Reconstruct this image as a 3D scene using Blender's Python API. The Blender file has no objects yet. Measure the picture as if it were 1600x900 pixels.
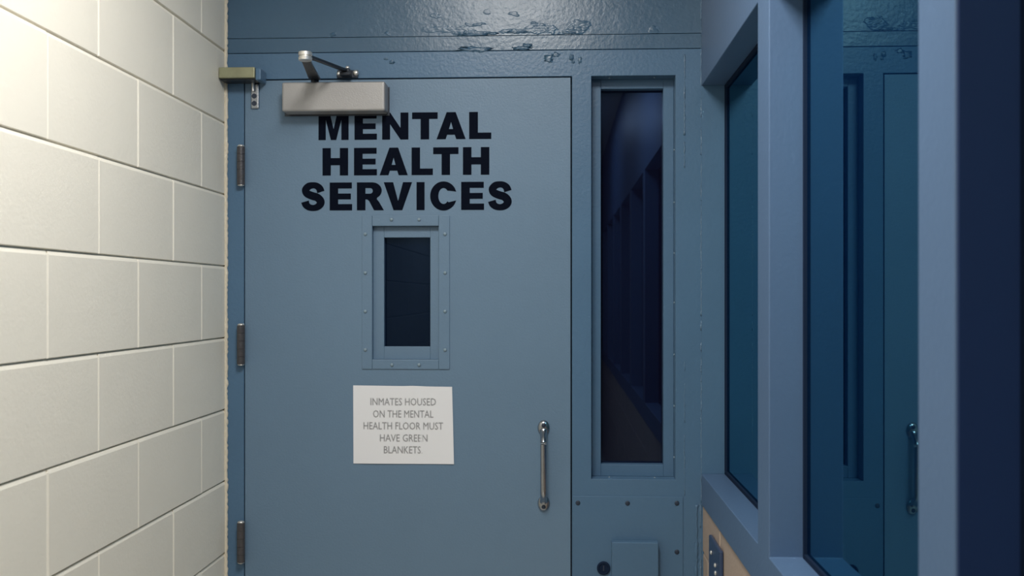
import bpy, bmesh, math, random
from mathutils import Vector, Matrix, noise
random.seed(7)
C = bpy.context.scene.collection
PI = math.pi

# ------------------------------------------------------------------ camera model
F = 1592.0            # focal length in pixels of a 1600 px wide frame
TY = 0.0462           # tangent of the camera's yaw to the left
HOR = 463.0           # horizon row
CZ = 1.43             # eye height
n_ = math.hypot(1, TY); CS, SN = 1 / n_, TY / n_
D = 2.853             # distance of the door wall

def back(px, py=463.0, y=D):
    """point of the plane Y=y seen at a pixel -> (x, z)"""
    u = (px - 800) / F
    x = y * (u * CS - SN) / (CS + u * SN)
    dep = -x * SN + y * CS
    return x, CZ + (HOR - py) / F * dep
def bx_(px): return back(px)[0]
def bz_(py, px=700): return back(px, py)[1]

# ------------------------------------------------------------------ materials
def mat(name, col, rough=.5, metal=0., bump=0., bscale=60., var=0., vscale=3., spec=.5, coat=0.,
        bump2=0., b2scale=8., dirt=None, dscale=4., damt=0.):
    m = bpy.data.materials.new(name); m.use_nodes = True
    nt = m.node_tree; N = nt.nodes; L = nt.links
    b = N['Principled BSDF']
    b.inputs['Base Color'].default_value = (*col, 1)
    b.inputs['Roughness'].default_value = rough
    b.inputs['Metallic'].default_value = metal
    b.inputs['Specular IOR Level'].default_value = spec
    b.inputs['Coat Weight'].default_value = coat
    tc = N.new('ShaderNodeTexCoord')
    if var > 0:
        no = N.new('ShaderNodeTexNoise'); no.inputs['Scale'].default_value = vscale; no.inputs['Detail'].default_value = 6
        L.new(tc.outputs['Object'], no.inputs['Vector'])
        mx = N.new('ShaderNodeMix'); mx.data_type = 'RGBA'
        mx.inputs['A'].default_value = (*[c * (1 - var) for c in col], 1)
        mx.inputs['B'].default_value = (*[min(1, c * (1 + var)) for c in col], 1)
        L.new(no.outputs['Fac'], mx.inputs['Factor'])
        out = mx.outputs['Result']
        if dirt:
            n2 = N.new('ShaderNodeTexNoise'); n2.inputs['Scale'].default_value = dscale; n2.inputs['Detail'].default_value = 9
            n2.inputs['Roughness'].default_value = .7
            L.new(tc.outputs['Object'], n2.inputs['Vector'])
            r = N.new('ShaderNodeValToRGB'); r.color_ramp.elements[0].position = .58; r.color_ramp.elements[1].position = .72
            r.color_ramp.elements[1].color = (damt, damt, damt, 1)
            L.new(n2.outputs['Fac'], r.inputs['Fac'])
            m2 = N.new('ShaderNodeMix'); m2.data_type = 'RGBA'
            L.new(out, m2.inputs['A']); m2.inputs['B'].default_value = (*dirt, 1)
            L.new(r.outputs['Color'], m2.inputs['Factor']); out = m2.outputs['Result']
        L.new(out, b.inputs['Base Color'])
    last = None
    for amt, sc in ((bump, bscale), (bump2, b2scale)):
        if amt > 0:
            no = N.new('ShaderNodeTexNoise'); no.inputs['Scale'].default_value = sc; no.inputs['Detail'].default_value = 4
            L.new(tc.outputs['Object'], no.inputs['Vector'])
            bp = N.new('ShaderNodeBump'); bp.inputs['Strength'].default_value = 1.0; bp.inputs['Distance'].default_value = amt
            L.new(no.outputs['Fac'], bp.inputs['Height'])
            if last: L.new(last.outputs['Normal'], bp.inputs['Normal'])
            last = bp
    if last: L.new(last.outputs['Normal'], b.inputs['Normal'])
    return m

def glass_mat(name, tint, refl, ior, through):
    m = bpy.data.materials.new(name); m.use_nodes = True
    nt = m.node_tree; N = nt.nodes; L = nt.links
    N.remove(N['Principled BSDF']); out = N['Material Output']
    fr = N.new('ShaderNodeFresnel'); fr.inputs['IOR'].default_value = ior
    g = N.new('ShaderNodeBsdfGlossy'); g.inputs['Color'].default_value = (*refl, 1); g.inputs['Roughness'].default_value = .015
    t = N.new('ShaderNodeBsdfTransparent'); t.inputs['Color'].default_value = (*through, 1)
    d = N.new('ShaderNodeBsdfDiffuse'); d.inputs['Color'].default_value = (*tint, 1)
    a = N.new('ShaderNodeMixShader'); a.inputs[0].default_value = .5
    L.new(t.outputs[0], a.inputs[1]); L.new(d.outputs[0], a.inputs[2])
    mx = N.new('ShaderNodeMixShader'); L.new(fr.outputs[0], mx.inputs[0])
    L.new(a.outputs[0], mx.inputs[1]); L.new(g.outputs[0], mx.inputs[2])
    L.new(mx.outputs[0], out.inputs['Surface'])
    return m

DOORC = (.132, .212, .305)
FRAMEC = (.084, .162, .262)
WINC = (.088, .150, .262)
M = dict(
    door=mat('blue_door_enamel', DOORC, .44, bump=.0005, bscale=170, var=.05, vscale=4, spec=.4, bump2=.003, b2scale=3),
    frame=mat('blue_frame_enamel', FRAMEC, .33, bump=.0007, bscale=110, var=.08, vscale=5, spec=.32),
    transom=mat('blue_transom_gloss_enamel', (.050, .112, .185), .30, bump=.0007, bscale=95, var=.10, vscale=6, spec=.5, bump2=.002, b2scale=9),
    win=mat('blue_window_enamel', WINC, .42, bump=.0005, bscale=120, var=.05, spec=.4),
    block=mat('cream_block_paint', (.91, .86, .745), .5, bump=.0005, bscale=110, var=.03, vscale=2.5, spec=.35, bump2=.0015, b2scale=9),
    tan=mat('tan_block_paint', (.46, .36, .29), .55, bump=.0015, bscale=80, var=.06, spec=.3),
    caulk=mat('cream_caulk', (.72, .65, .52), .6, bump=.002, bscale=150, var=.1, vscale=30),
    bluecaulk=mat('glossy_blue_caulk', (.11, .19, .285), .2, bump=.003, bscale=220, spec=.6),
    letter=mat('navy_black_vinyl', (.003, .005, .012), .7, spec=.03),
    closer=mat('silver_closer_paint', (.36, .35, .345), .42, metal=.3, bump=.0004, bscale=300, var=.10, vscale=14),
    darkarm=mat('dark_steel', (.045, .052, .065), .32, metal=.7, var=.2, vscale=40),
    steel=mat('brushed_steel', (.72, .70, .66), .32, metal=.75, var=.12, vscale=50),
    pull=mat('worn_satin_chrome', (.40, .42, .45), .24, metal=1, var=.15, vscale=60),
    hinge=mat('aged_bronze_steel', (.085, .082, .088), .36, metal=.4, var=.2, vscale=60, bump=.0008, bscale=200),
    brass=mat('dull_greenish_brass', (.30, .30, .19), .42, metal=.45, var=.25, vscale=40),
    black=mat('black_rubber', (.010, .020, .046), .7, spec=.08),
    gap=mat('dark_recess', (.006, .010, .016), .8),
    screw=mat('painted_screw', (.20, .28, .34), .25, spec=.6),
    darkscrew=mat('dark_screw', (.018, .03, .055), .45),
    paper=mat('white_paper', (.80, .80, .82), .7, var=.015, vscale=5, spec=.2),
    plate=mat('navy_steel_plate', (.03, .055, .12), .35, var=.1, spec=.5),
    navy=mat('navy_post_shade', (.016, .034, .105), .45, spec=.3),
    floor=mat('grey_vinyl_floor', (.62, .59, .52), .4, var=.1, vscale=6),
    ceil=mat('white_ceiling_tile', (.62, .63, .60), .8, bump=.002, bscale=90, var=.04),
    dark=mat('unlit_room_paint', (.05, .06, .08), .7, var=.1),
    white=mat('white_enamel', (.7, .7, .7), .4),
    vglass=glass_mat('vision_glass', (.004, .010, .030), (.35, .6, 1.0), 1.42, (.06, .09, .16)),
    sglass=glass_mat('sidelight_glass', (.008, .008, .024), (.34, .56, 1.0), 1.75, (.06, .09, .16)),
    wglass=glass_mat('tinted_observation_glass', (.002, .014, .060), (.34, .80, 1.0), 2.7, (.05, .12, .16)),
)
# ink of the printed notice: soft grey, see-through at its edges
mi = bpy.data.materials.new('faded_grey_ink'); mi.use_nodes = True
_nt = mi.node_tree; _b = _nt.nodes['Principled BSDF']
_b.inputs['Base Color'].default_value = (.16, .16, .17, 1); _b.inputs['Roughness'].default_value = .7
_b.inputs['Alpha'].default_value = .14
M['ink'] = mi

# ------------------------------------------------------------------ mesh helpers
def box(bm, x0, x1, y0, y1, z0, z1):
    vs = [bm.verts.new(p) for p in ((x0,y0,z0),(x1,y0,z0),(x1,y1,z0),(x0,y1,z0),(x0,y0,z1),(x1,y0,z1),(x1,y1,z1),(x0,y1,z1))]
    for f in ((0,3,2,1),(4,5,6,7),(0,1,5,4),(1,2,6,5),(2,3,7,6),(3,0,4,7)):
        bm.faces.new([vs[i] for i in f])
    return vs
def tube(bm, pts, rad, n=16, cap=True):
    """swept tube; rad a number or one per point (or (rx,ry))"""
    P = [Vector(p) for p in pts]; rings = []
    up = Vector((0, 0, 1))
    for i, p in enumerate(P):
        t = (P[min(i+1, len(P)-1)] - P[max(i-1, 0)]).normalized()
        ref = up if abs(t.dot(up)) < .95 else Vector((0, 1, 0))
        a = t.cross(ref).normalized(); b = a.cross(t).normalized()
        r = rad[i] if isinstance(rad, (list, tuple)) else rad
        rings.append([bm.verts.new(p + a*math.cos(2*PI*k/n)*r + b*math.sin(2*PI*k/n)*r) for k in range(n)])
    for i in range(len(rings)-1):
        for k in range(n):
            bm.faces.new((rings[i][k], rings[i][(k+1) % n], rings[i+1][(k+1) % n], rings[i+1][k]))
    if cap:
        bm.faces.new(rings[0][::-1]); bm.faces.new(rings[-1])
def lathe(bm, prof, n=24, mtx=None):
    """profile of (radius, height) round +Z, closed with caps"""
    rings = []
    for r, h in prof:
        rings.append([bm.verts.new((r*math.cos(2*PI*k/n), r*math.sin(2*PI*k/n), h)) for k in range(n)])
    vs = [v for q in rings for v in q]
    for i in range(len(rings)-1):
        for k in range(n):
            bm.faces.new((rings[i][k], rings[i][(k+1) % n], rings[i+1][(k+1) % n], rings[i+1][k]))
    bm.faces.new(rings[0][::-1]); bm.faces.new(rings[-1])
    if mtx: bmesh.ops.transform(bm, matrix=mtx, verts=vs)
def facing(x, y, z):         # local +Z turned to face the corridor (-Y)
    return Matrix.Translation((x, y, z)) @ Matrix.Rotation(PI/2, 4, 'X')
def obj(name, bm, m, parent=None, bevel=0., seg=2, smooth=False, origin=None):
    bmesh.ops.recalc_face_normals(bm, faces=bm.faces[:])
    me = bpy.data.meshes.new(name)
    if origin is not None:
        bmesh.ops.translate(bm, vec=-Vector(origin), verts=bm.verts[:])
    bm.to_mesh(me); bm.free()
    me.materials.append(M[m] if isinstance(m, str) else m)
    o = bpy.data.objects.new(name, me); C.objects.link(o)
    if origin is not None: o.location = origin
    if smooth:
        for p in me.polygons: p.use_smooth = True
        if smooth != True:
            me.set_sharp_from_angle(angle=math.radians(smooth))
    if bevel > 0:
        b = o.modifiers.new('bevel', 'BEVEL'); b.width = bevel; b.segments = seg; b.limit_method = 'ANGLE'
    if parent:
        o.parent = parent
        # keep world placement: parents never rotate here
        o.location = Vector(o.location) - wloc(parent)
    return o
def wloc(o):
    v = Vector(o.location)
    return v + wloc(o.parent) if o.parent else v
def B(): return bmesh.new()
def struct(o): o['kind'] = 'structure'; return o
def thing(name, label, cat, loc, group=None):
    o = bpy.data.objects.new(name, None); o.empty_display_size = .05; C.objects.link(o); o.location = loc
    o['label'] = label; o['category'] = cat
    if group: o['group'] = group
    return o
def tag(o, label, cat, group=None):
    o['label'] = label; o['category'] = cat
    if group: o['group'] = group
    return o
def boxobj(name, m, dims, parent=None, bevel=0.):
    bm = B()
    for d in (dims if isinstance(dims[0], (tuple, list)) else [dims]): box(bm, *d)
    return obj(name, bm, m, parent, bevel)

def pierced(us, zs, holes, t0, t1, axis='x'):
    """slab with rectangular openings, one closed mesh; us run along X (slab from y=t0 to t1) or along Y (slab from x=t0 to t1)"""
    bm = B(); V = {}
    def v(i, k, s):
        if (i, k, s) not in V:
            u, z, t = us[i], zs[k], (t0, t1)[s]
            V[(i, k, s)] = bm.verts.new((u, t, z) if axis == 'x' else (t, u, z))
        return V[(i, k, s)]
    nu, nz = len(us)-1, len(zs)-1
    solid = lambda i, k: 0 <= i < nu and 0 <= k < nz and (i, k) not in holes
    for i in range(nu):
        for k in range(nz):
            if not solid(i, k): continue
            for s in (0, 1): bm.faces.new((v(i, k, s), v(i+1, k, s), v(i+1, k+1, s), v(i, k+1, s)))
            for di, dk, a, b in ((-1, 0, (i, k), (i, k+1)), (1, 0, (i+1, k), (i+1, k+1)), (0, -1, (i, k), (i+1, k)), (0, 1, (i, k+1), (i+1, k+1))):
                if not solid(i+di, k+dk): bm.faces.new((v(*a, 0), v(*b, 0), v(*b, 1), v(*a, 1)))
    bmesh.ops.dissolve_limit(bm, angle_limit=.01, verts=bm.verts[:], edges=bm.edges[:])
    return bm

# ------------------------------------------------------------------ key measures
XL = bx_(352.5)                       # left wall face
XR = bx_(1096)                        # right wall face
dL, dR = bx_(382), bx_(892)
sL, sR = bx_(924), bx_(1055.5)
zHead = bz_(123.5, 640)               # top of the door
zS1, zS2 = bz_(79.5, 720), bz_(56, 720)
sT, sB = zHead + .0035, bz_(749, 980)
CEIL = CZ + 1.27
YB = -4.0                             # end of the corridor behind the camera
zWT = bz_(134, 1096); zSill = bz_(740, 1096); zBand = bz_(788, 1096)
REC = .063                            # depth of the window recess

# ------------------------------------------------------------------ room shell
bm = B(); box(bm, XL-.2, XR+2.6, YB-.2, D+4.2, -.1, 0); struct(obj('floor', bm, 'floor'))
bm = B(); box(bm, XL-.2, XR+2.6, YB-.2, D+4.2, CEIL, CEIL+.1); struct(obj('ceiling', bm, 'ceil'))
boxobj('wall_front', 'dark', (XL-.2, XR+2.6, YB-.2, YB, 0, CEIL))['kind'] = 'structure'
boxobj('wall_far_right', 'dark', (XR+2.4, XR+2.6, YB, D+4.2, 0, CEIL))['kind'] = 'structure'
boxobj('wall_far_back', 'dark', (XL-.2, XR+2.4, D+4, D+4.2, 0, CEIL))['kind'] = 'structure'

def block_wall(xf, s, y0, y1, z0, z1, zref, joints, m, name, hl=.406, hh=.2032):
    """painted block wall, face at x=xf looking along s; deep raked bed joints, nearly flush head joints.
    joints = y of a head joint in the course just above zref and in the next one"""
    bm = B(); j = .0048
    def bx2(a, b, c, d, e, f): box(bm, min(a, b), max(a, b), c, d, e, f)
    bx2(xf - s*.0075, xf - s*.2, y0, y1, z0, z1)                     # backing behind the joints
    k0 = math.floor((z0 - zref)/hh); k1 = math.ceil((z1 - zref)/hh)
    for k in range(k0, k1):
        a, b = max(z0, zref + k*hh + j*.15), min(z1, zref + (k+1)*hh - j*.6)
        if b - a < .01: continue
        yy = joints[k % 2]
        i = math.floor((y0 - yy)/hl)
        while yy + i*hl < y1:
            c, d = max(y0, yy + i*hl + j*.55), min(y1, yy + (i+1)*hl - j*.55)
            if d - c > .01:
                off = s*random.uniform(-.0009, .0009); e = .0035
                # block with bevelled arrises
                x0_, x1_ = xf - s*.008, xf + off
                vo = [bm.verts.new((x0_, y, z)) for y, z in ((c, a-.0008), (d, a-.0008), (d, b+.0008), (c, b+.0008))]
                vm = [bm.verts.new((x1_ - s*e*.8, y, z)) for y, z in ((c, a), (d, a), (d, b), (c, b))]
                vi = [bm.verts.new((x1_, y, z)) for y, z in ((c+e*.3, a+e*.4), (d-e*.3, a+e*.4), (d-e*.3, b-e*2.1), (c+e*.3, b-e*2.1))]
                for u, v in ((vo, vm), (vm, vi)):
                    for q in range(4): bm.faces.new((u[q], u[(q+1) % 4], v[(q+1) % 4], v[q]))
                bm.faces.new(vi)
                if d < y1 - .001:                                    # head joint, struck nearly flush and a little proud of the rake
                    w = random.uniform(-.0006, .0004)
                    xj = xf - s*(.0003 - w)
                    q0 = [bm.verts.new((xf - s*.008, yy_, zz_)) for yy_, zz_ in ((d-.0012, a), (d+j*1.1+.0012, a), (d+j*1.1+.0012, b-e), (d-.0012, b-e))]
                    q1 = [bm.verts.new((xj - s*.0014, yy_, zz_)) for yy_, zz_ in ((d-.0010, a), (d+j*1.1+.0010, a), (d+j*1.1+.0010, b-e), (d-.0010, b-e))]
                    q2 = [bm.verts.new((xj + s*.0012, yy_, zz_)) for yy_, zz_ in ((d+.0036, a+.001), (d+j*.9, a+.001), (d+j*.9, b-e-.001), (d+.0036, b-e-.001))]
                    for u, v in ((q0, q1), (q1, q2)):
                        for q in range(4): bm.faces.new((u[q], u[(q+1) % 4], v[(q+1) % 4], v[q]))
                    bm.faces.new(q2)
            i += 1
    o = obj(name, bm, m); return struct(o)
def yL(px): # y of a point of the left wall seen at column px
    u = (px - 800)/F
    return XL*(CS + u*SN)/(u*CS - SN)
dep345 = yL(345)
def zat(px, py):
    y = yL(px); return CZ + (HOR - py)/F*(-XL*SN + y*CS)
zref = zat(345, 414.5)
print('course height check', (zat(345, 185) - zat(345, 645))/4, 'block length', yL(318)-yL(215), yL(215)-yL(70.5), 'D door w', dR-dL, 'XL XR', XL, XR)
joints = (yL(216), yL(273))
# the course above zref (between rows 301 and 414) has joints at 148, 270; the one above that at 70, 215, 318
block_wall(XL, 1, YB, D + .02, 0, CEIL, zref, (yL(271), yL(216)), 'block', 'wall_left')

# ragged caulk bead in the left corner
bm = B(); pts = []; rr = []
z = .02
while z < CEIL - .02:
    pts.append((XL + .0015 + random.uniform(-.0012, .0016), D - .002, z)); rr.append(random.uniform(.0046, .0062)); z += .007
tube(bm, pts, rr, 8)
struct(obj('trim_1', bm, 'caulk', smooth=True))

# ------------------------------------------------------------------ door wall (painted steel frame and transom)
xseam = bx_(1070)
bm = pierced([XL, dL - .0015, dR + .003, sL, sR, XR + REC + .02], [0, sB, sT, zS1 - .0012],
             {(1, 0), (1, 1), (3, 1)}, D, D + .12)
# door stop behind the slab
box(bm, dL + .012, dL + .03, D+.052, D+.11, 0, zHead)
box(bm, dR - .03, dR - .012, D+.052, D+.11, 0, zHead)
box(bm, dL + .012, dR - .012, D+.052, D+.11, zHead - .018, zHead+.003)
struct(obj('trim_2', bm, 'frame', bevel=.0012))
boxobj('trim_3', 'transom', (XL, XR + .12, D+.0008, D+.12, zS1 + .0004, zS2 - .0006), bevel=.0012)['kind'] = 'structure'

# transom panel: a finely divided sheet with sags and chipped lumps of old paint near its lower seam
def relief(x, z):
    """old flaking paint: ragged plates of thick paint with crisp edges, wrinkled inside"""
    v = 0
    wx = x + .010*noise.noise(Vector((x*45, 3, z*70))) + .004*noise.noise(Vector((x*160, 9, z*200)))
    wz = z + .006*noise.noise(Vector((x*40, 7, z*60))) + .0025*noise.noise(Vector((x*170, 5, z*190)))
    for cx, cz, rx, rz, a in LUMPS:
        d = ((wx-cx)/rx)**2 + ((wz-cz)/rz)**2
        if d < 1: v = max(v, a*min(1, (1-d)/.25))
    if v: v *= .5 + .9*abs(noise.noise(Vector((x*70, 1, z*140))))*1.4
    return v
LUMPS = []
for (px, py, w, h, a) in ((700, 46, 46, 6, .0005), (738, 51, 30, 2.6, .0016), (742, 38, 16, 2, .0010), (806, 49, 28, 3, .0012),
                          (845, 45, 26, 7, .0008), (905, 42, 17, 11, .0013), (885, 52, 12, 4, .0010), (760, 18, 6, 4, .0005), (802, 22, 7, 3, .0006),
                          (835, 42, 4, 9, .0010), (865, 46, 4, 9, .0009), (520, 55, 3, 3, .0022), (605, 54, 3, 3, .0022), (1020, 48, 6, 6, .0012), (680, 25, 8, 3, .0006)):
    x, z = back(px, py); LUMPS.append((x, z, w/558, h/558, a))
bm = B(); nx, nz = 900, 130
zt = CEIL
gz = [zS2 + .0006 + (bz_(-8) - zS2)*(k/nz) for k in range(nz)] + [zt]
gx = [XL + (XR + .12 - XL)*i/nx for i in range(nx+1)]
grid = []
for z in gz:
    row = []
    for x in gx:
        hgt = relief(x, z) if z < zS2 + .09 else 0
        row.append(bm.verts.new((x, D + .0012 - hgt, z)))
    grid.append(row)
for k in range(len(gz)-1):
    for i in range(nx): bm.faces.new((grid[k][i], grid[k][i+1], grid[k+1][i+1], grid[k+1][i]))
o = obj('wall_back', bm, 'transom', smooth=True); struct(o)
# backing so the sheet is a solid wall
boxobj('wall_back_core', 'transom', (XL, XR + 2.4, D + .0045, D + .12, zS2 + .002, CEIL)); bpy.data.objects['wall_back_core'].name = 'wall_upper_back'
struct(bpy.data.objects['wall_upper_back'])
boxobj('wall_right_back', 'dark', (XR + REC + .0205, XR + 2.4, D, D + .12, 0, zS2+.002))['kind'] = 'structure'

# lumps of old paint hanging off the upper seam of the header
bm = B()
for px, py, w, h in ((742, 77, 24, 4), (752, 79, 12, 3), (816, 75, 15, 3), (824, 71, 7, 3), (738, 54, 22, 2.5), (770, 52, 8, 2), (808, 50, 16, 1.6), (890, 51, 12, 2),
                     (858, 91, 9, 7), (868, 86, 7, 4), (893, 90, 4, 6), (906, 94, 3, 6), (896, 96, 3, 4), (612, 97, 5, 3), (603, 92, 4, 2)):
    x, z = back(px, py)
    ret = bmesh.ops.create_icosphere(bm, subdivisions=3, radius=1)
    for v in ret['verts']:
        q = 1 + .8*noise.noise(v.co*3.1 + Vector((px, py, 0)))
        v.co = Vector((x + v.co.x*w/558*q, D + .0006 + v.co.y*.0016*q, z + v.co.z*h/558*q))
struct(obj('trim_4', bm, 'transom', smooth=True))

# vertical runs of caulk under the paint at the right end of the frame
def caulkline(px, py0, py1, r, gaps, name, m='bluecaulk', x=None, y=D):
    bm = B(); x0 = bx_(px) if x is None else x
    z0, z1 = bz_(py1, px), bz_(py0, px); z = z0; run = []; rr = []
    while z < z1:
        run.append((x0 + random.uniform(-.0012, .0012), y, z)); rr.append(r*random.uniform(.35, 1.35)); z += .009
        if random.random() < gaps and len(run) > 3:
            tube(bm, run, rr, 8); run = []; rr = []; z += random.uniform(.004, .03)
    if len(run) > 2: tube(bm, run, rr, 8)
    return struct(obj(name, bm, m, smooth=True))
caulkline(1069.5, 82, 262, .0022, .06, 'trim_5')
caulkline(1069.5, 560, 775, .0014, .15, 'trim_6')
caulkline(1096, -60, 785, .0021, .10, 'trim_7', x=XR - .0005)
caulkline(1088, 788, 1100, .0045, .03, 'trim_8', m='frame')
caulkline(1093, 788, 1100, .0026, .05, 'trim_9', m='bluecaulk', x=XR - .002)

# ------------------------------------------------------------------ the door
dy = D + .002                                     # face of the slab
vL, vR = bx_(581.5), bx_(685.5); vT, vB = bz_(353, 633), bz_(562, 633)   # cut-out for the vision panel
g = .003
bm = B()
x0, x1, z0, z1 = dL + .0012, dR - .001, .012, zHead
bm.free(); bm = pierced([x0, vL, vR, x1], [z0, vB, vT, z1], {(1, 1)}, dy, dy+.045)
door = struct(obj('door_1', bm, 'door', origin=(dL, dy, 0)))
door['label'] = 'blue-grey painted steel door lettered in black'
def ring(bm, xa, xb, za, zb, w, y0, y1, wt=None, wb=None):
    wt = wt or w; wb = wb or w
    box(bm, xa, xa+w, y0, y1, za, zb); box(bm, xb-w, xb, y0, y1, za, zb)
    box(bm, xa+w, xb-w, y0, y1, zb-wt, zb); box(bm, xa+w, xb-w, y0, y1, za, za+wb)
# screwed-on flat frame
fL, fR = bx_(565.5), bx_(702.5); fT, fB = bz_(336.5, 633), bz_(577, 633)
bm = B()
box(bm, fL, vL, dy-.0030, dy, fB, fT); box(bm, vR, fR, dy-.0030, dy, fB, fT)
box(bm, vL+.0003, vR-.0003, dy-.0028, dy, vT, fT); box(bm, vL+.0003, vR-.0003, dy-.0028, dy, fB, vB)
vf = obj('vision_frame', bm, 'door', door, bevel=.0014)
for px, py in [(571, 365.7), (571, 426.3), (571, 486.5), (571, 546.5), (695.5, 365.7), (695.5, 426.3), (695.5, 486.5), (695.5, 546.8),
               (612, 343), (655, 343), (612.5, 570), (655, 570)]:
    x, z = back(px, py); bm = B()
    lathe(bm, [(.0052, 0), (.0050, .0014), (.0036, .0030), (.0014, .0038)], 16, facing(x, dy-.0030, z))
    obj('screw', bm, 'screw', vf, smooth=True)
# stepped glazing bead and glass
gL, gR = bx_(599), bx_(670.5); gT, gB = bz_(370.5, 633), bz_(542, 633)
bm = B()
yb = dy + .016
box(bm, vL, gL-.001, yb, yb+.02, vB, vT); box(bm, gR+.001, vR, yb, yb+.02, vB, vT)
box(bm, gL-.001, gR+.001, yb, yb+.02, gT, vT); box(bm, gL-.001, gR+.001, yb, yb+.02, vB, gB)
obj('glazing_bead', bm, 'door', door, bevel=.001)
boxobj('glass', 'vglass', (vL+.002, vR-.002, yb+.021, yb+.026, vB+.002, vT-.002), door)

# hinges: fat barrel knuckles with bright pin heads
hm = None
for py0, py1 in ((228, 292), (506, 571), (813, 879)):
    z1, z0 = bz_(py0, 376), bz_(py1, 376); x = bx_(378.8); y = D - .013
    bm = B(); prof = []; r = .0112; nkn = 5; h = z1 - z0 - .008
    prof = [(r*.8, 0), (r, .0015)]
    for k in range(1, nkn):
        q = h*k/nkn; prof += [(r, q-.0007), (r*.93, q-.0002), (r*.93, q+.0002), (r, q+.0007)]
    prof += [(r, h - .0015), (r*.85, h)]
    lathe(bm, prof, 24, Matrix.Translation((x, y, z0 + .004)))
    box(bm, x-.006, x+.0062, y+.005, D-.0002, z0+.004, z1-.004)
    hg = obj('hinge', bm, 'hinge', door, smooth=35, origin=(x, y, z0))
    bm = B(); lathe(bm, [(r*.85, 0), (r*.9, .002), (r*.7, .0045), (r*.3, .006)], 20, Matrix.Translation((x, y, z1-.004)))
    lathe(bm, [(r*.3, -.004), (r*.8, -.002), (r*.85, 0)], 20, Matrix.Translation((x, y, z0+.004)))
    pn = obj('hinge_pin', bm, 'steel', hg, smooth=True); pn['label'] = 'bright steel pin head'

# pull handle
hx, hz1 = back(849.5, 672); _, hz0 = back(848, 783)
bm = B(); pts = []; rr = []
for t in [i/40 for i in range(41)]:
    z = hz0 + (hz1 - hz0)*t
    e = min(t, 1-t)
    q = min(1, e/.17); out = .006 + .030*(q*q*(3-2*q))**.8
    pts.append((hx, dy - .004 - out, z)); rr.append(.0088 if e > .1 else   .0105 - .0017*e/.1)
tube(bm, pts, rr, 18)
hd = obj('door_handle', bm, 'pull', door, smooth=50, origin=(hx, dy, hz0)); hd['label'] = 'worn satin chrome pull handle'
for zz, s in ((hz1, 1), (hz0, -1)):
    bm = B()
    lathe(bm, [(.0165, 0), (.0170, .002), (.0155, .0055), (.010, .009), (.008, .0095)], 28,
          facing(hx, dy, zz + s*.006) @ Matrix.Diagonal((1, 1.3, 1, 1)))
    ft = obj('mounting_foot', bm, 'pull', hd, smooth=40)
    bm = B(); lathe(bm, [(.0062, 0), (.0060, .002), (.004, .0034)], 14, facing(hx, dy-.0075, zz + s*.015))
    obj('screw', bm, 'darkscrew', hd, smooth=40)

# ------------------------------------------------------------------ lettering
def arc(cx, cy, rx, ry, a0, a1, n=18):
    return [(cx + rx*math.cos(math.radians(a0 + (a1-a0)*i/n)), cy + ry*math.sin(math.radians(a0 + (a1-a0)*i/n))) for i in range(n+1)]
def catmull(P, n=8):
    out = []
    Q = [P[0]] + P + [P[-1]]
    for i in range(1, len(Q)-2):
        for k in range(n):
            t = k/n; r = []
            for c in range(len(P[0])):
                a, b, d, e = Q[i-1][c], Q[i][c], Q[i+1][c], Q[i+2][c]
                r.append(.5*(2*b + (d-a)*t + (2*a-5*b+4*d-e)*t*t + (3*b-a-3*d+e)*t**3))
            out.append(tuple(r))
    out.append(P[-1]); return out
def stroke(P):
    C_ = catmull(P); L_, R_ = [], []
    for i, (x, y, h) in enumerate(C_):
        a = C_[max(i-1, 0)]; b = C_[min(i+1, len(C_)-1)]
        tx, ty = b[0]-a[0], b[1]-a[1]; l = math.hypot(tx, ty); tx, ty = tx/l, ty/l
        L_.append((x - ty*h, y + tx*h)); R_.append((x + ty*h, y - tx*h))
    return L_ + R_[::-1]
S_ = stroke([(.705, .665, .135), (.655, .80, .125), (.545, .885, .115), (.425, .905, .110), (.285, .875, .125), (.195, .795, .130), (.165, .715, .130),
             (.225, .605, .135), (.40, .525, .140), (.56, .475, .140), (.665, .385, .140), (.70, .285, .138), (.655, .185, .130),
             (.555, .115, .118), (.425, .090, .110), (.285, .120, .118), (.185, .205, .130), (.145, .320, .140)])
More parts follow.
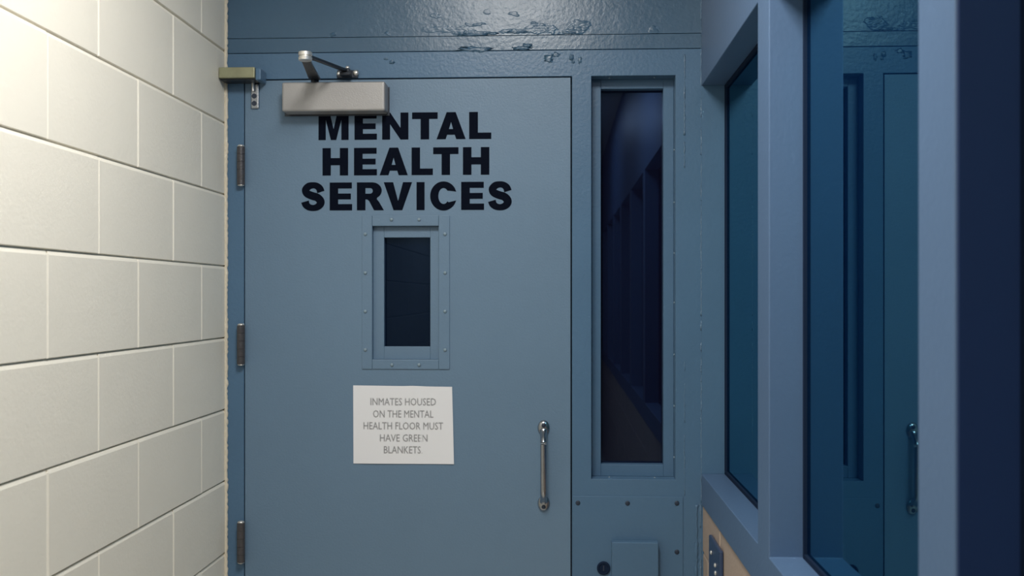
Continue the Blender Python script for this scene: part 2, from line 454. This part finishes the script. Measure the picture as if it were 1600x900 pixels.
GL = {
 'M': (1.06, [[(0,0),(0,1),(.40,1),(.53,.40),(.66,1),(1.06,1),(1.06,0),(.805,0),(.805,.76),(.625,0),(.435,0),(.255,.76),(.255,0)]]),
 'E': (.80, [[(0,0),(.80,0),(.80,.225),(.30,.225),(.30,.395),(.755,.395),(.755,.605),(.30,.605),(.30,.785),(.79,.785),(.79,1),(0,1)]]),
 'N': (.93, [[(0,0),(0,1),(.285,1),(.65,.43),(.65,1),(.93,1),(.93,0),(.65,0),(.28,.57),(.28,0)]]),
 'T': (.90, [[(.30,0),(.30,.755),(0,.755),(0,1),(.90,1),(.90,.755),(.60,.755),(.60,0)]]),
 'A': (1.02, [[(0,0),(.355,1),(.67,1),(1.02,0),(.69,0),(.638,.165),(.372,.165),(.32,0)], [(.435,.375),(.578,.375),(.508,.64)]]),
 'L': (.77, [[(0,0),(0,1),(.305,1),(.305,.235),(.77,.235),(.77,0)]]),
 'H': (.93, [[(0,0),(0,1),(.30,1),(.30,.635),(.63,.635),(.63,1),(.93,1),(.93,0),(.63,0),(.63,.375),(.30,.375),(.30,0)]]),
 'R': (.93, [[(0,0),(0,1)] + [(.50,1)] + arc(.54, .705, .335, .295, 85, -58, 16) + [(.70,.40),(.78,.30),(.95,0),(.605,0),(.43,.335),(.37,.385),(.30,.392),(.30,0)],
              [(.30,.595),(.30,.795),(.47,.795)] + arc(.47, .695, .09, .10, 85, -85, 8) + [(.47,.595)]]),
 'V': (1.0, [[(0,1),(.33,1),(.505,.33),(.68,1),(1.0,1),(.655,0),(.345,0)]]),
 'I': (.285, [[(0,0),(0,1),(.285,1),(.285,0)]]),
 'C': (.93, [arc(.47, .5, .475, .52, 30, 330, 44)[::1] and
             [(.925,.655)] + arc(.475, .5, .475, .52, 34, 326, 44) + [(.925,.34),(.655,.275)] + arc(.475, .5, .185, .285, -42, -318, 30) + [(.655,.69)]]),
 'S': (.86, [S_]),
}
def glyph_mesh(name, items, m, parent, y, th):
    """items: (char, x0, x1, z0, z1)"""
    cu = bpy.data.curves.new(name, 'CURVE'); cu.dimensions = '2D'; cu.fill_mode = 'BOTH'; cu.extrude = th/2
    for ch, x0, x1, z0, z1 in items:
        w, polys = GL[ch]
        for P in polys:
            s = cu.splines.new('POLY'); s.points.add(len(P)-1); s.use_cyclic_u = True
            for i, (a, b) in enumerate(P):
                s.points[i].co = (x0 + a/w*(x1-x0), z0 + b*(z1-z0), 0, 1)
    t = bpy.data.objects.new('tmp', cu); C.objects.link(t)
    bpy.context.view_layer.update()
    me = bpy.data.meshes.new_from_object(t.evaluated_get(bpy.context.evaluated_depsgraph_get()))
    bpy.data.objects.remove(t)
    me.transform(Matrix.Rotation(PI/2, 4, 'X')); me.name = name
    me.materials.clear(); me.materials.append(M[m])
    o = bpy.data.objects.new(name, me); C.objects.link(o); o.parent = parent
    o.location = Vector((0, y, 0)) - wloc(parent)
    return o
X = lambda v: bx_(430 + v/4)
Z = lambda v, u: bz_(150 + v/4, 430 + u/4)
lines = [
 ('MENTAL', [(270,458),(495,635),(668,832),(855,1015),(1008,1190),(1212,1350)], (Z(275,300), Z(99,1240))),
 ('HEALTH', [(295,455),(492,635),(652,828),(852,985),(987,1145),(1173,1338)], (Z(497,300), Z(319,1240))),
 ('SERVICES', [(160,312),(340,480),(510,675),(678,855),(883,933),(968,1132),(1162,1305),(1328,1482)], (Z(715,340), Z(536,1240))),
]
for word, ext, (za, zb) in lines:
    it = []
    for ch, (a, b) in zip(word, ext): it.append((ch, X(a), X(b), za, zb))
    lt = glyph_mesh('lettering', it, 'letter', door, dy - .0004, .0006)
    lt['label'] = 'bold black capitals reading ' + word

# ------------------------------------------------------------------ sidelight window beside the door
yr = D + .050
bm = B(); sw = .0290
w1 = struct(obj('window_1', (lambda b: (ring(b, sL, sR, sB, sT, .0285, yr, yr+.03, .0265, .0335), b)[1])(bm), 'frame', bevel=.0012, origin=(sL, yr, sB)))
w1['label'] = 'tall narrow sidelight'
boxobj('glass', 'sglass', (sL+.004, sR-.004, yr+.031, yr+.037, sB+.004, sT-.004), w1)
def wscrew(x, y, z, mtx, parent, r=.0035, m='screw', name='screw'):
    bm = B(); lathe(bm, [(r, 0), (r*.95, r*.35), (r*.5, r*.7)], 12, Matrix.Translation((x, y, z)) @ mtx)
    return obj(name, bm, m, parent, smooth=True)
for py in (232, 315, 395, 473, 555, 636, 717):
    z = bz_(py, 1052); wscrew(sR, D+.028, z, Matrix.Rotation(-PI/2, 4, 'Y'), w1)
for px in (952, 1023):
    wscrew(back(px, 0, D+.028)[0], D+.028, sT, Matrix.Rotation(PI, 4, 'X'), w1)
    wscrew(back(px, 0, D+.028)[0], D+.028, sB, Matrix.Identity(4), w1)

# ------------------------------------------------------------------ access panel below the sidelight
pL, pR = bx_(895), bx_(1067); pT = bz_(775.5, 980); pB = .006
ap = thing('access_panel', 'blue steel access panel screwed below the tall narrow sidelight, with raised cover and round lock', 'panel', ((pL+pR)/2, D, pB))
boxobj('face_plate', 'frame', (pL, pR, D-.0028, D-.0001, pB, pT), ap, bevel=.001)
for px, py in ((903, 785.5), (980.5, 786), (1057.5, 786), (1057.5, 862), (1057.5, 938), (903, 938)):
    x, z = back(px, py); bm = B()
    lathe(bm, [(.0068, 0), (.0064, .0012), (.004, .002)], 16, facing(x, D-.0028, z)); obj('screw', bm, 'darkscrew', ap, smooth=True)
cL, cR, cT = back(956, 0, D-.028)[0], back(1029, 0, D-.028)[0], back(990, 847.5, D-.028)[1]
boxobj('raised_cover', 'frame', (cL, cR, D-.028, D-.0028, cT-.26, cT), ap, bevel=.0022)
x, z = back(943, 887); bm = B()
lathe(bm, [(.0185, 0), (.0185, .004), (.0165, .0055), (.0135, .0055), (.0125, .003), (.002, .003)], 30, facing(x, D-.0028, z))
lk = obj('round_lock', bm, 'black', ap, smooth=35, origin=(x, D-.0028, z)); lk['label'] = 'round black lock'
boxobj('keyway', 'darkscrew', (x-.0016, x+.0016, D-.0075, D-.0055, z-.007, z+.007), lk)

# ------------------------------------------------------------------ door closer
cy = D + .001
bL_, bT_ = back(440, 128.3, cy-.055); bR_, bB_ = back(601.5, 173.5, cy-.055)
bT_ = back(520, 127.5, cy-.055)[1]; bB_ = back(520, 173.5, cy-.055)[1]
cl = thing('door_closer', 'silver box-shaped door closer with dark folding arm at the top of the door', 'door closer', ((bL_+bR_)/2, cy, bB_))
bm = B(); box(bm, bL_, bR_, cy-.055, cy+.0008, bB_, bT_)
obj('closer_body', bm, 'closer', cl, bevel=.006, seg=4)
boxobj('mounting_plate', 'darkarm', (bL_-.006, bR_+.004, cy-.0015, cy+.0005, bB_-.004, bT_-.006), cl)
ax, _ = back(492, 126, cy-.034); az = bT_ + .012
ex, ez = back(477, 86, D-.285); ey = D - .285
sx, sz = back(541, 113, D-.022)
ez = az + .006
# place the elbow where its height and the sight line agree
ey = (F*(ez - CZ)/(HOR - 88))/(CS) ; ex = back(477, 88, ey)[0]
bm = B(); lathe(bm, [(.011, 0), (.011, .010), (.008, .020), (.006, .022)], 20, Matrix.Translation((ax, cy-.034, bT_-.001))); obj('spindle', bm, 'darkarm', cl, smooth=40)
def bar(bm, p, q, w0, w1, t):
    p, q = Vector(p), Vector(q); d = (q-p).normalized(); s = d.cross(Vector((0, 0, 1))).normalized(); u = s.cross(d).normalized()
    vs = []
    for c, w in ((p, w0), (q, w1)):
        for a, b in ((-1,-1),(1,-1),(1,1),(-1,1)): vs.append(bm.verts.new(c + s*a*w/2 + u*b*t/2))
    for f in ((0,1,2,3),(7,6,5,4),(0,4,5,1),(1,5,6,2),(2,6,7,3),(3,7,4,0)): bm.faces.new([vs[i] for i in f])
bm = B(); bar(bm, (ax, cy-.034, az), (ex, ey, ez), .032, .022, .007); obj('main_arm', bm, 'darkarm', cl, bevel=.0015)
bm = B(); bar(bm, (ex, ey, ez+.010), (sx, D-.026, sz+.004), .014, .014, .008); obj('forearm', bm, 'darkarm', cl, bevel=.0018)
bm = B(); lathe(bm, [(.0135, 0), (.0172, .0015), (.0178, .009), (.0150, .0105), (.0150, .0125), (.0178, .014), (.0178, .022), (.0150, .024), (.006, .0245)], 28,
                Matrix.Translation((ex, ey, ez-.005))); el = obj('elbow_joint', bm, 'steel', cl, smooth=35); el['label'] = 'bright steel elbow cap'
# shoe screwed on the header
bm = B()
box(bm, sx-.030, sx+.030, D-.006, D-.0002, sz-.012, sz+.010)
box(bm, sx-.016, sx+.014, D-.040, D-.005, sz-.011, sz-.002)
box(bm, sx-.013, sx+.011, D-.034, D-.012, sz-.002, sz+.010)
sh = obj('arm_shoe', bm, 'darkarm', cl, bevel=.002, origin=(sx, D, sz))
for dx, dz, yy, r in ((-.024, -.001, .006, .0062), (.024, .001, .006, .0085), (.002, .014, .012, .0062)):
    bm = B(); lathe(bm, [(r, 0), (r, .003), (r*.7, .006), (r*.3, .007)], 18, facing(sx+dx, D-yy, sz+dz)); obj('screw', bm, 'steel', sh, smooth=40)

# ------------------------------------------------------------------ contact box in the corner above the top hinge
qx1, qz1 = back(397.5, 104.5, D-.062); _, qz0 = back(370, 121.5, D-.062)
cb = thing('door_stop_box', 'small brass-coloured box in the wall corner above the top hinge, with hanging steel strap', 'door hardware', (XL+.05, D, qz0))
bx0 = XL + .0012
bm = B(); box(bm, bx0, qx1, D-.062, D-.050, qz0, qz1); obj('brass_face', bm, 'brass', cb, bevel=.0018)
bm = B(); box(bm, bx0+.001, qx1, D-.050, D-.0002, qz0-.004, qz1-.001); obj('body', bm, 'darkarm', cb, bevel=.001)
bm = B(); box(bm, qx1+.0002, qx1+.016, D-.056, D-.0002, qz0-.005, qz1-.002); obj('end_cap', bm, 'frame', cb, bevel=.003)
sxx = bx_(398.3); z1 = bz_(131, 398); z0 = bz_(170, 398)
bm = B(); box(bm, sxx-.0105, sxx+.0125, D-.0045, D+.0019, z0, z1)
st = obj('strap', bm, 'pull', cb, bevel=.003, seg=3, origin=(sxx, D, z0)); st['label'] = 'steel strap with two dark holes'
for py in (150.5, 162):
    x, z = back(398, py); bm = B(); lathe(bm, [(.0072, 0), (.0072, .0006), (.0045, .0012), (.002, .0006)], 18, facing(x, D-.0045, z)); obj('strap_screw', bm, 'darkscrew', st, smooth=40)
bm = B(); x, z = back(397, 137); tube(bm, [(x, D-.010, z-.012), (x, D-.010, z+.014)], .0045, 14); obj('pin', bm, 'steel', st, smooth=40)

# ------------------------------------------------------------------ printed notice on the door
c = [back(*p, dy) for p in ((552, 602), (706.5, 604.3), (709.5, 725), (552.5, 724))]
def pt(u, v):
    top = [c[0][i]*(1-u) + c[1][i]*u for i in (0, 1)]; bot = [c[3][i]*(1-u) + c[2][i]*u for i in (0, 1)]
    x, z = [top[i]*(1-v) + bot[i]*v for i in (0, 1)]
    lift = .0018 + .0012*math.sin(u*PI*1.5 + .4)*v + .0045*max(0, u-.6)*max(0, v-.3)*2 + .0022*math.exp(-((u-.64-.03*v)/.035)**2)*(1 - .4*v)
    return x, dy - lift, z + .0012*math.exp(-((u-.62)/.08)**2)*(1-v)
bm = B(); n, mrow = 36, 18; top = [[None]*(n+1) for _ in range(mrow+1)]; bt = [[None]*(n+1) for _ in range(mrow+1)]
for j in range(mrow+1):
    for i in range(n+1):
        x, y, z = pt(i/n, j/mrow); top[j][i] = bm.verts.new((x, y, z)); bt[j][i] = bm.verts.new((x, y+.0003, z))
for j in range(mrow):
    for i in range(n):
        bm.faces.new((top[j][i], top[j+1][i], top[j+1][i+1], top[j][i+1])); bm.faces.new((bt[j][i], bt[j][i+1], bt[j+1][i+1], bt[j+1][i]))
for i in range(n):
    bm.faces.new((top[0][i], top[0][i+1], bt[0][i+1], bt[0][i])); bm.faces.new((top[mrow][i], bt[mrow][i], bt[mrow][i+1], top[mrow][i+1]))
for j in range(mrow):
    bm.faces.new((top[j][0], bt[j][0], bt[j+1][0], top[j+1][0])); bm.faces.new((top[j][n], top[j+1][n], bt[j+1][n], bt[j][n]))
pn = obj('paper_notice', bm, 'paper', smooth=40, origin=(c[3][0], dy, c[3][1]))
tag(pn, 'white paper notice with faint grey capitals stuck on the door below its small window', 'notice')
txt = [('INMATES HOUSED', 627.5, 579, 681), ('ON THE MENTAL', 646.5, 583, 677), ('HEALTH FLOOR MUST', 665, 568, 692), ('HAVE GREEN', 684, 594, 668), ('BLANKETS.', 702.5, 600, 660)]
metmp = []
bmt = B()
for s, py, a, b in txt:
    xa, zc = back(a, py, dy); xb, _ = back(b, py, dy)
    cu = bpy.data.curves.new('t', 'FONT'); cu.body = s; cu.align_x = 'CENTER'; cu.align_y = 'CENTER'; cu.size = 1; cu.offset = 0; cu.resolution_u = 2
    t = bpy.data.objects.new('t', cu); C.objects.link(t); bpy.context.view_layer.update()
    me = bpy.data.meshes.new_from_object(t.evaluated_get(bpy.context.evaluated_depsgraph_get())); bpy.data.objects.remove(t)
    xs = [v.co.x for v in me.vertices]; ys = [v.co.y for v in me.vertices]
    k = (xb-xa)/(max(xs)-min(xs)); kz = .0205/(max(ys)-min(ys)); my = (max(ys)+min(ys))/2
    for layer in range(5):                                         # bled, smudged print
        an = layer*PI/2 + .5; rad = .0012 if layer else 0
        m2 = me.copy()
        m2.transform(Matrix.Translation(((xa+xb)/2 + rad*math.cos(an), dy - .0072 - layer*.00005, zc + rad*math.sin(an))) @ Matrix.Rotation(PI/2, 4, 'X') @ Matrix.Diagonal((k, kz, 1, 1)) @ Matrix.Translation((0, -my, 0)))
        bmt.from_mesh(m2)
# drape the print on the sheet
def drape(x, z):
    v = min(1, max(0, (c[0][1]-z)/(c[0][1]-c[3][1]))); u = min(1, max(0, (x-c[0][0])/(c[1][0]-c[0][0]))); return pt(u, v)[1]
for v in bmt.verts:
    base = v.co.y - (dy - .0072); v.co.y = drape(v.co.x, v.co.z) - .0002 + base
ink = obj('printed_text', bmt, 'ink', pn); ink['label'] = 'faint blurred grey capitals'

# ------------------------------------------------------------------ right wall: observation windows
mull = []
yM = [D]                                  # near faces of the posts; far post is the corner jamb
def yR(px, x=XR):
    u = (px - 800)/F; return x*(CS + u*SN)/(u*CS - SN)
posts = [(yR(1201.5), yR(1184)), (yR(1492.5), yR(1434.5))]
pitch = posts[0][0] - posts[1][0]; pw = posts[0][1] - posts[0][0]
print('posts', posts, 'pitch', pitch, pw)
while posts[-1][0] - pitch > YB: posts.append((posts[-1][0] - pitch, posts[-1][0] - pitch + pw))
TH = .14
us = [YB]
for a, b in reversed(posts): us += [a, b]
us.append(D - .0005)
holes = {(i, 1) for i in range(0, len(us)-1, 2)}
bm = pierced(us, [zBand, zSill, zWT, CEIL], holes, XR, XR + TH, 'y')   # sill rail, posts and header are one welded frame
struct(obj('wall_right', bm, 'win', bevel=.0018))
block_wall(XR + .004, -1, YB, D - .001, 0, zBand - .0005, zBand - .13, (D-.30, D-.10), 'tan', 'wall_lower_right')
edges = [(D-.004, None)] + posts
boxobj('post_shade_strip', 'navy', (XR+.002, XR+REC-.001, posts[1][0]-.004, posts[1][0]-.0003, zSill+.0005, zWT-.0005))['kind'] = 'structure'  # added strip: the post face's darkness is put into its colour
k = 2
far = D - .004
for a, b in posts:
    y0, y1 = b, far
    bm = B(); xg = XR + REC
    for q in ((xg, xg+.006, y0, y0+.009, zSill, zWT), (xg, xg+.006, y1-.009, y1, zSill, zWT),
              (xg, xg+.006, y0+.009, y1-.009, zSill, zSill+.009), (xg, xg+.006, y0+.009, y1-.009, zWT-.009, zWT)): box(bm, *q)
    w = struct(obj('window_%d' % k, bm, 'black', origin=(xg, y0, zSill)))
    boxobj('glass', 'wglass', (xg+.0062, xg+.0122, y0+.0005, y1-.0005, zSill+.0005, zWT-.0005), w)
    far = a; k += 1
boxobj('trim_10', 'frame', (XR+.0002, XR+REC, D-.004, D-.0003, zSill+.0003, zWT-.0003))['kind'] = 'structure'   # corner jamb
# navy wall plate with bright screws, low on the right wall
ya, yb_ = yR(1128), yR(1111)
zp = bz_(833, 1111)
zp = CZ + (HOR - 835)/F*(-XR*SN + yb_*CS)
wp = thing('wall_plate', 'dark navy steel plate with bright screws on the tan block wall under the windows', 'wall plate', (XR, (ya+yb_)/2, zp-.32))
boxobj('plate', 'plate', (XR-.006, XR+.0038, ya, yb_, zp-.32, zp), wp, bevel=.003)
for fy, dz in ((.72, .035), (.35, .050), (.32, .068)):
    wscrew(XR-.006, ya + (yb_-ya)*fy, zp-dz, Matrix.Rotation(-PI/2, 4, 'Y'), wp, r=.006, m='steel')

# ------------------------------------------------------------------ lighting
lx = -.20
def fixture(y, w, l, power, col, label):
    f = thing('ceiling_light', label, 'ceiling light', (lx, y, CEIL))
    bm = B(); ring(bm, lx-w/2-.02, lx+w/2+.02, 0, 0, .02, 0, 0) if 0 else None
    bm.free(); bm = B()
    a0, a1, b0, b1 = lx-w/2-.02, lx+w/2+.02, y-l/2-.02, y+l/2+.02
    for q in ((a0, a0+.02, b0, b1), (a1-.02, a1, b0, b1), (a0+.02, a1-.02, b0, b0+.02), (a0+.02, a1-.02, b1-.02, b1)): box(bm, *q, CEIL-.03, CEIL)
    obj('frame', bm, 'white', f, bevel=.002)
    ld = bpy.data.lights.new('fluorescent_light', 'AREA'); ld.shape = 'RECTANGLE'; ld.size = w; ld.size_y = l; ld.energy = power; ld.color = col
    lo = bpy.data.objects.new('fluorescent_light', ld); C.objects.link(lo); lo.location = (lx, y, CEIL-.012)
    return f
fixture(1.42, .45, .60, 30, (1.0, .975, .93), 'square fluorescent ceiling light nearest the blue steel door')
fixture(-1.2, .60, 1.2, 23, (1.0, .98, .96), 'added unseen fill light on the ceiling farther from the blue steel door')  # unseen fill fixture, added behind the camera to even out the light

w = bpy.data.worlds.new('world'); bpy.context.scene.world = w; w.use_nodes = True
w.node_tree.nodes['Background'].inputs[0].default_value = (.02, .03, .05, 1); w.node_tree.nodes['Background'].inputs[1].default_value = 1

# ------------------------------------------------------------------ camera
cam = bpy.data.cameras.new('camera'); co = bpy.data.objects.new('camera', cam); C.objects.link(co)
cam.sensor_width = 36; cam.lens = F/1600*36; cam.clip_start = .02
cam.shift_y = (HOR - 450)/1600
co.location = (0, 0, CZ); co.rotation_euler = (PI/2, 0, math.atan(TY))
cam.dof.use_dof = True; cam.dof.focus_distance = D; cam.dof.aperture_fstop = 5.6
s = bpy.context.scene; s.camera = co; s.cycles.transparent_max_bounces = 24
s.view_settings.view_transform = 'Standard'; s.view_settings.look = 'None'; s.view_settings.gamma = 1
s.view_settings.use_curve_mapping = False; s.view_settings.exposure = .12
